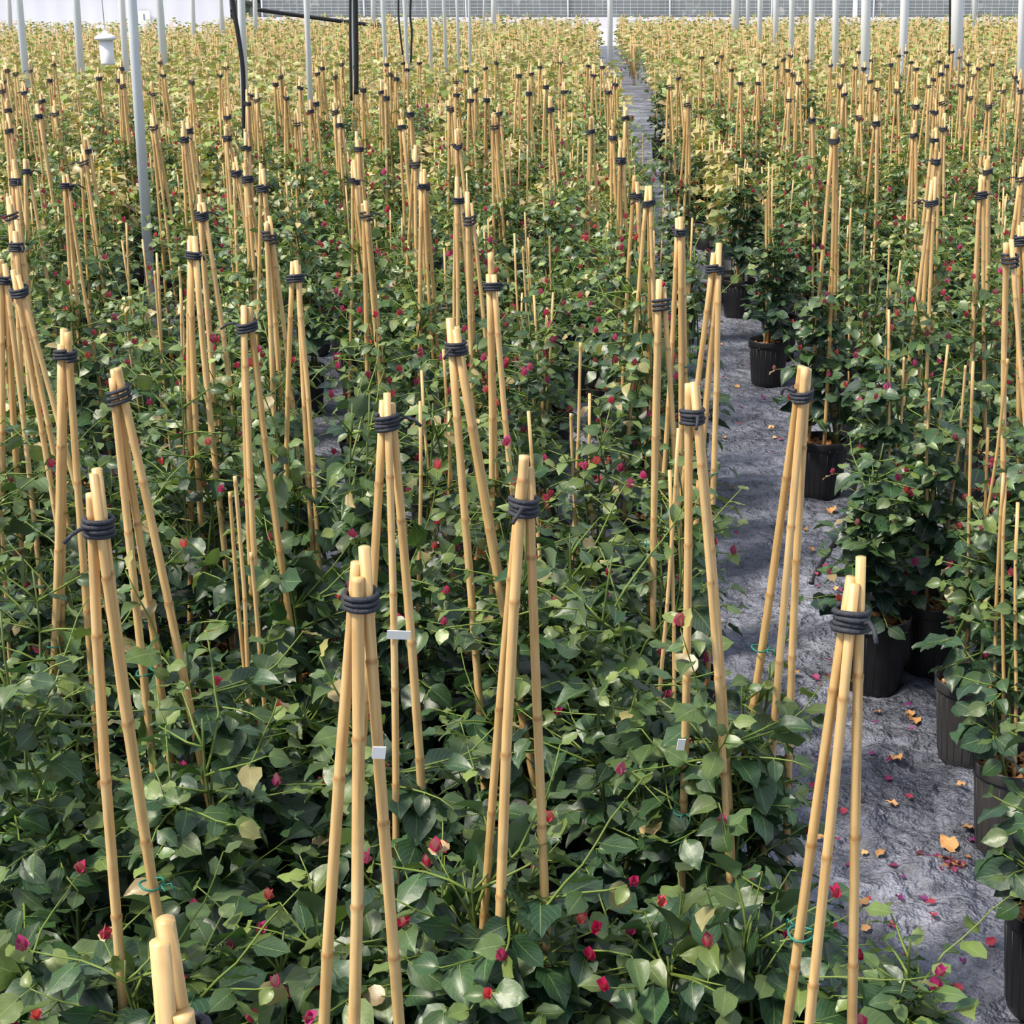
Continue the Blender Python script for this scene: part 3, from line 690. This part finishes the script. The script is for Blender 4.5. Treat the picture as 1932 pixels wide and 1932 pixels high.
# --- the many tripods further off; each stands where its tie was seen, at the height that leaves room for its pot
def zone(x, Y):
    a, b_ = aisle(Y)
    side = 'right' if x > (a + b_) / 2 else 'left'
    band = 'near rows' if Y < 5.2 else 'middle rows' if Y < 8.5 else 'far rows' if Y < 11.5 else 'farthest staked rows'
    return side, band
count = {}
def zlabel(side, band, kind):
    k = {'tripod': 'bougainvillea on a tied bamboo tripod', 'stake': 'leafy bougainvillea on thin stakes between the tripods'}[kind]
    return f'{k}, {band} of the {side} block', f'{kind} bougainvillea, {band}, {side} block'
ties_far.sort(key=lambda t: -t[1])
for tx, ty in ties_far:
    best = None
    for zt in np.linspace(1.16, 1.46, 13):
        T = at_z(tx, ty, zt); lx = rnd.uniform(-.03, .05); x, y = T.x + lx, T.y + rnd.uniform(-.03, .03)
        a, b_ = aisle(y); cost = abs(zt - 1.3) * 1.5
        if a < x < b_: cost += 3 * min(x - a, b_ - x) + .5
        dm = min(math.hypot(x - q[0], y - q[1]) for q in placed)
        if dm < .36: cost += (.36 - dm) * 8
        if best is None or cost < best[0]: best = (cost, T, x, y)
    _, T, x, y = best
    a, b_ = aisle(y)
    if a < x < b_: x = a - .02 if x - a < b_ - x else b_ + .02
    if not free(x, y, .19): continue
    placed.append((x, y)); side, band = zone(x, y); lab, grp = zlabel(side, band, 'tripod')
    plant((x, y), T, None, 'farrow' if abs(x - (a if side == 'left' else b_)) < .28 else 'fard' if rnd.random() < (.6 if y < 7 else .3) else 'far', yaw=rnd.uniform(0, 6.28), zk=rnd.uniform(.94, 1.14), label=lab, group=grp)
# --- leafy plants between them
cand = []
Y = .95
while Y < 14.6:
    sp = .34 if Y < 4.5 else .42
    x = -8 + rnd.uniform(0, sp)
    while x < 6:
        cand.append((x + rnd.uniform(-.05, .05), Y + rnd.uniform(-.05, .05))); x += sp
    Y += sp * .95
cand.sort(key=lambda c: c[1])
LIM = 300; nn = len(placed)
for x, y in cand:
    if nn >= LIM: break
    a, b_ = aisle(y)
    if a - .13 < x < b_ + .20: continue
    u, v, dep = proj((x, y, .6))
    if not (-140 < u < 2060) or dep < .9: continue
    gu, gv, _ = proj((x, y, 0))
    if 250 < gu < 325 and 610 < gv < 790: continue
    # the bare strip inside the left block
    if 940 < gv < 1480 and 1062 + (gv - 950) * .14 < gu < 1140 + (gv - 950) * .12: continue
    if not free(x, y, .26 if y < 4.5 else .31): continue
    placed.append((x, y)); nn += 1; side, band = zone(x, y); lab, grp = zlabel(side, band, 'stake')
    nr = y < 4.2
    fs = rnd.choice(['mid', 'high', 'mid']) if nr else rnd.choice(['far', 'fard', 'fard'] if y < 7 else ['far', 'far', 'fard'])
    if y < 2.2: fs = 'low'
    if x > a - .34 and x < b_ + .34: fs = 'slim' if nr else 'farrow'
    plant((x, y), None, None, fs, yaw=rnd.uniform(0, 6.28), zk=rnd.uniform(.9, 1.05), near=False, label=lab, group=grp, thin=y > 3.2, canes=1 if nr else 3)
print('PLANTS', nn, 'last y', y)
YT = y

# ------------------------------------------------------------------ young plants of the far field
def young(seed, nl, ns):
    r = np.random.default_rng(seed); b = Buf(); ht = r.uniform(.66, .82)
    for k in range(ns):
        a = r.uniform(0, 6.28); q = r.uniform(0, .10); e = r.uniform(-.04, .04, 2)
        b.tube([(cos(a) * q, sin(a) * q, .15), (cos(a) * q + e[0], sin(a) * q + e[1], ht + r.uniform(-.05, .08))], .0055, 4, c=(1, 1, 1), m=1)
    for k in range(nl):
        z = .2 + (ht - .16) * r.random() ** .6; a = r.uniform(0, 6.28); q = r.uniform(.05, .19) * (1.15 - .55 * (z / ht)); t = z / ht
        put_leaf(b, T_LO[0], np.array([cos(a) * q, sin(a) * q, z]), np.array([cos(a), sin(a), r.uniform(-.6, .8)]), np.array([cos(a) * .3, sin(a) * .3, .8]) + r.normal(0, .3, 3), r.uniform(.055, .085), leaf_col(r, .2 + .7 * t * t, .72))
    return b
YB = [young(50 + i, 95, 3) for i in range(5)]
YM = []
for yb in YB:
    b = Buf(); b.v = [np.concatenate(yb.v)]; b.f = list(yb.f); b.c = [np.concatenate(yb.c)]; b.a = [np.concatenate(yb.a)]; b.n = yb.n; b.mi = list(yb.mi)
    b.lathe([(.08, 0), (.10, .2), (.09, .19), (.001, .18)], 10, c=(.05, .05, .05), m=2)
    YM.append(b.mesh('young_bougainvillea', [M_leaf, M_cane, M_pot]))
cand = []; Y = YT + .2
while Y < 51:
    sp = .40; x = -22
    while x < 16:
        cand.append((x + rnd.uniform(-.08, .08), Y + rnd.uniform(-.08, .08))); x += sp
    Y += .42
ny = 0; SB = Buf()
yd = [(np.concatenate(q.v), q.f, np.concatenate(q.c), np.concatenate(q.a), q.mi) for q in [young(70 + i, 34, 3) for i in range(5)]]
yd2 = [(np.concatenate(q.v), q.f, np.concatenate(q.c), np.concatenate(q.a), q.mi) for q in [young(80 + i, 18, 2) for i in range(5)]]
for x, y in cand:
    a, b_ = aisle(y)
    if a - .1 < x < b_ + .1: continue
    u, v, dep = proj((x, y, .7))
    if not (-60 < u < 1990): continue
    if u < 420 and y > 44: continue
    if ny < 290:
        o = link('young_bougainvillea', YM[ny % 5], None, (x, y, 0)); o.rotation_euler = (0, 0, rnd.uniform(0, 6)); o.scale = (1, 1, rnd.uniform(.92, 1.1)); ny += 1
        side = zone(x, y)[0]
        tag(o, f'low young bougainvillea with tan tips just behind the last tied tripods, {side} block', 'young plant', f'young plants, front of the far field, {side} block')
    else:
        k = rnd.randrange(5); v_, f_, c_, a_, mi = (yd if y < 28 else yd2)[k]; t = rnd.uniform(0, 6.28); sc_ = rnd.uniform(.9, 1.12) * (1 if y < 28 else 1.15)
        v2 = np.stack([(v_[:, 0] * cos(t) - v_[:, 1] * sin(t)) * sc_ * 1.15 + x, (v_[:, 0] * sin(t) + v_[:, 1] * cos(t)) * sc_ * 1.15 + y, v_[:, 2] * (sc_ if y < 28 else sc_ * .95)], 1)
        n0 = SB.n; SB.add(v2, f_, c_, a_); SB.mi[-len(f_):] = mi
print('YOUNG', ny, 'verts', SB.n)
tag(link('distant_foliage', SB.mesh('distant_foliage', [M_leaf, M_cane])), 'mass of tan and green young plants filling the field to the far wall', 'plants', None, 'stuff')

# ------------------------------------------------------------------ things lying on the ground cloth
r = np.random.default_rng(77)
def lying(kind, px, py, size, lab, cat, grp, c, m, flat=True):
    p = at_z(px, py, 0); b = Buf(); z = float(wr(p.x, p.y)) + crumple(p.x, p.y)
    a = r.uniform(0, 6.28); d = np.array([cos(a), sin(a), 0.12]); n = np.array([r.normal(0, .25), r.normal(0, .25), 1])
    T = tpl(7, 5, r.uniform(.2, .7), r.uniform(-.5, .3), .12)
    put_leaf(b, T, np.array([0, 0, .006]), d, n, size, c)
    o = link(kind, b.mesh(kind, m), None, (p.x, p.y, z + .002)); tag(o, lab, cat, grp)
big = [((1685, 1440), .045, 'tan dry leaf lying alone in the middle of the aisle'), ((1690, 1530), .03, 'smaller dry leaf below the lone tan one in the aisle'), ((1720, 1360), .05, 'curled orange-brown leaf in the aisle beside the dusty pot'),
       ((1660, 1255), .06, 'fallen green leaf at the foot of the touching pots'), ((1800, 1615), .05, 'orange leaf beside the dark heap of petals'), ((1690, 1270), .04, 'dry leaf beside the base of the right touching pot'),
       ((1600, 985), .05, 'tan leaf in front of the orange mulch pot'), ((1570, 970), .05, 'tan leaf just left of another before the orange mulch pot')]
for (px, py), s, lab in big:
    lying('fallen_leaf', px, py, s, lab, 'leaf', None, (.07, .15, .05) if 'green' in lab else (1, .95, .9), M_leaf if 'green' in lab else M_litter)
for k in range(70):
    py = r.uniform(330, 1900) if k < 40 else r.uniform(1050, 1900); p0 = at_z(1100, py, 0); a, b_ = aisle(p0.y); x = r.uniform(a, b_ + .06); u, v, _ = proj((x, p0.y, 0))
    lying('fallen_bract', u, v, r.uniform(.014, .026), 'tiny magenta bract fallen on the grey aisle cloth', 'petal', 'magenta bracts fallen along the aisle', np.array([(.34, .01, .12), (.20, .01, .16), (.45, .02, .07)][k % 3]), M_bract)
for k in range(45):
    py = r.uniform(330, 1900); p0 = at_z(1100, py, 0); a, b_ = aisle(p0.y); x = r.choice([r.uniform(a - .05, a + .1), r.uniform(b_ - .1, b_ + .15), r.uniform(a, b_)]); u, v, _ = proj((x, p0.y, 0))
    lying('dry_leaf', u, v, r.uniform(.018, .035), 'small dry brown leaf on the grey aisle cloth', 'leaf', 'small dry leaves along the aisle', np.array([1, 1, 1]) * r.uniform(.6, 1.3), M_litter)
# dark heap of petals
b = Buf(); pc = at_z(1770, 1635, 0)
for k in range(70):
    put_leaf(b, T_MD[0], np.array([r.normal(0, .035), r.normal(0, .018), r.uniform(.006, .018)]), np.append(r.normal(0, 1, 2), 0.), np.array([r.normal(0, .4), r.normal(0, .4), 1]), r.uniform(.012, .022), np.array([(.09, .004, .03), (.2, .01, .08), (.35, .15, .05)][k % 3]))
tag(link('petal_litter', b.mesh('petal_litter', M_bract), None, (pc.x, pc.y, 0)), 'dark heap of withered crimson petals in the aisle near the front right pot', 'petals', None, 'stuff')
b = Buf()
for k in range(500):
    py = r.uniform(900, 1650); u = r.uniform(1030, 1200) + (py - 950) * .12; p = at_z(u, py, 0)
    put_leaf(b, T_LO[0], np.array([p.x, p.y, .006 + r.uniform(0, .006)]), np.append(r.normal(0, 1, 2), .1), np.array([r.normal(0, .3), r.normal(0, .3), 1]), r.uniform(.006, .02), np.array([1, .95, .9]) * r.uniform(.4, 1.4))
tag(link('bark_litter', b.mesh('bark_litter', M_litter)), 'scattered orange bark chips on the cloth between the left rows', 'chips', None, 'stuff')
# drip tubes
def hose(pts, rad, lab):
    P = [at_z(x, y, z) for x, y, z in pts]; Q = []
    for i in range(len(P) - 1):
        for t in np.linspace(0, 1, 6, endpoint=False):
            p0 = P[max(i-1, 0)]; p1 = P[i]; p2 = P[i+1]; p3 = P[min(i+2, len(P)-1)]
            Q.append(.5 * ((2*p1) + (p2-p0)*t + (2*p0-5*p1+4*p2-p3)*t*t + (3*p1-p0-3*p2+p3)*t**3))
    b = Buf(); b.tube(Q, rad, 6); tag(link('drip_tube', b.mesh('drip_tube', M_black)), lab, 'tube')
hose([(1175, 1630, .21), (1165, 1530, .26), (1135, 1490, .16), (1105, 1500, .02), (1100, 1560, .012), (1140, 1600, .012)], .004, 'thin black drip tube looping out of the orange mulch pot, front centre')
hose([(1150, 1100, .012), (1130, 1200, .012), (1120, 1280, .012), (1090, 1350, .012)], .012, 'thick black irrigation line along the bare strip of cloth')
hose([(1530, 1100, .01), (1580, 1020, .012), (1640, 1020, .012), (1690, 1040, .012)], .009, 'black irrigation line crossing the aisle before the orange mulch pot')
hose([(1610, 960, .01), (1630, 985, .015), (1650, 1040, .01)], .003, 'pale-looking curved micro tube beside the orange mulch pot')
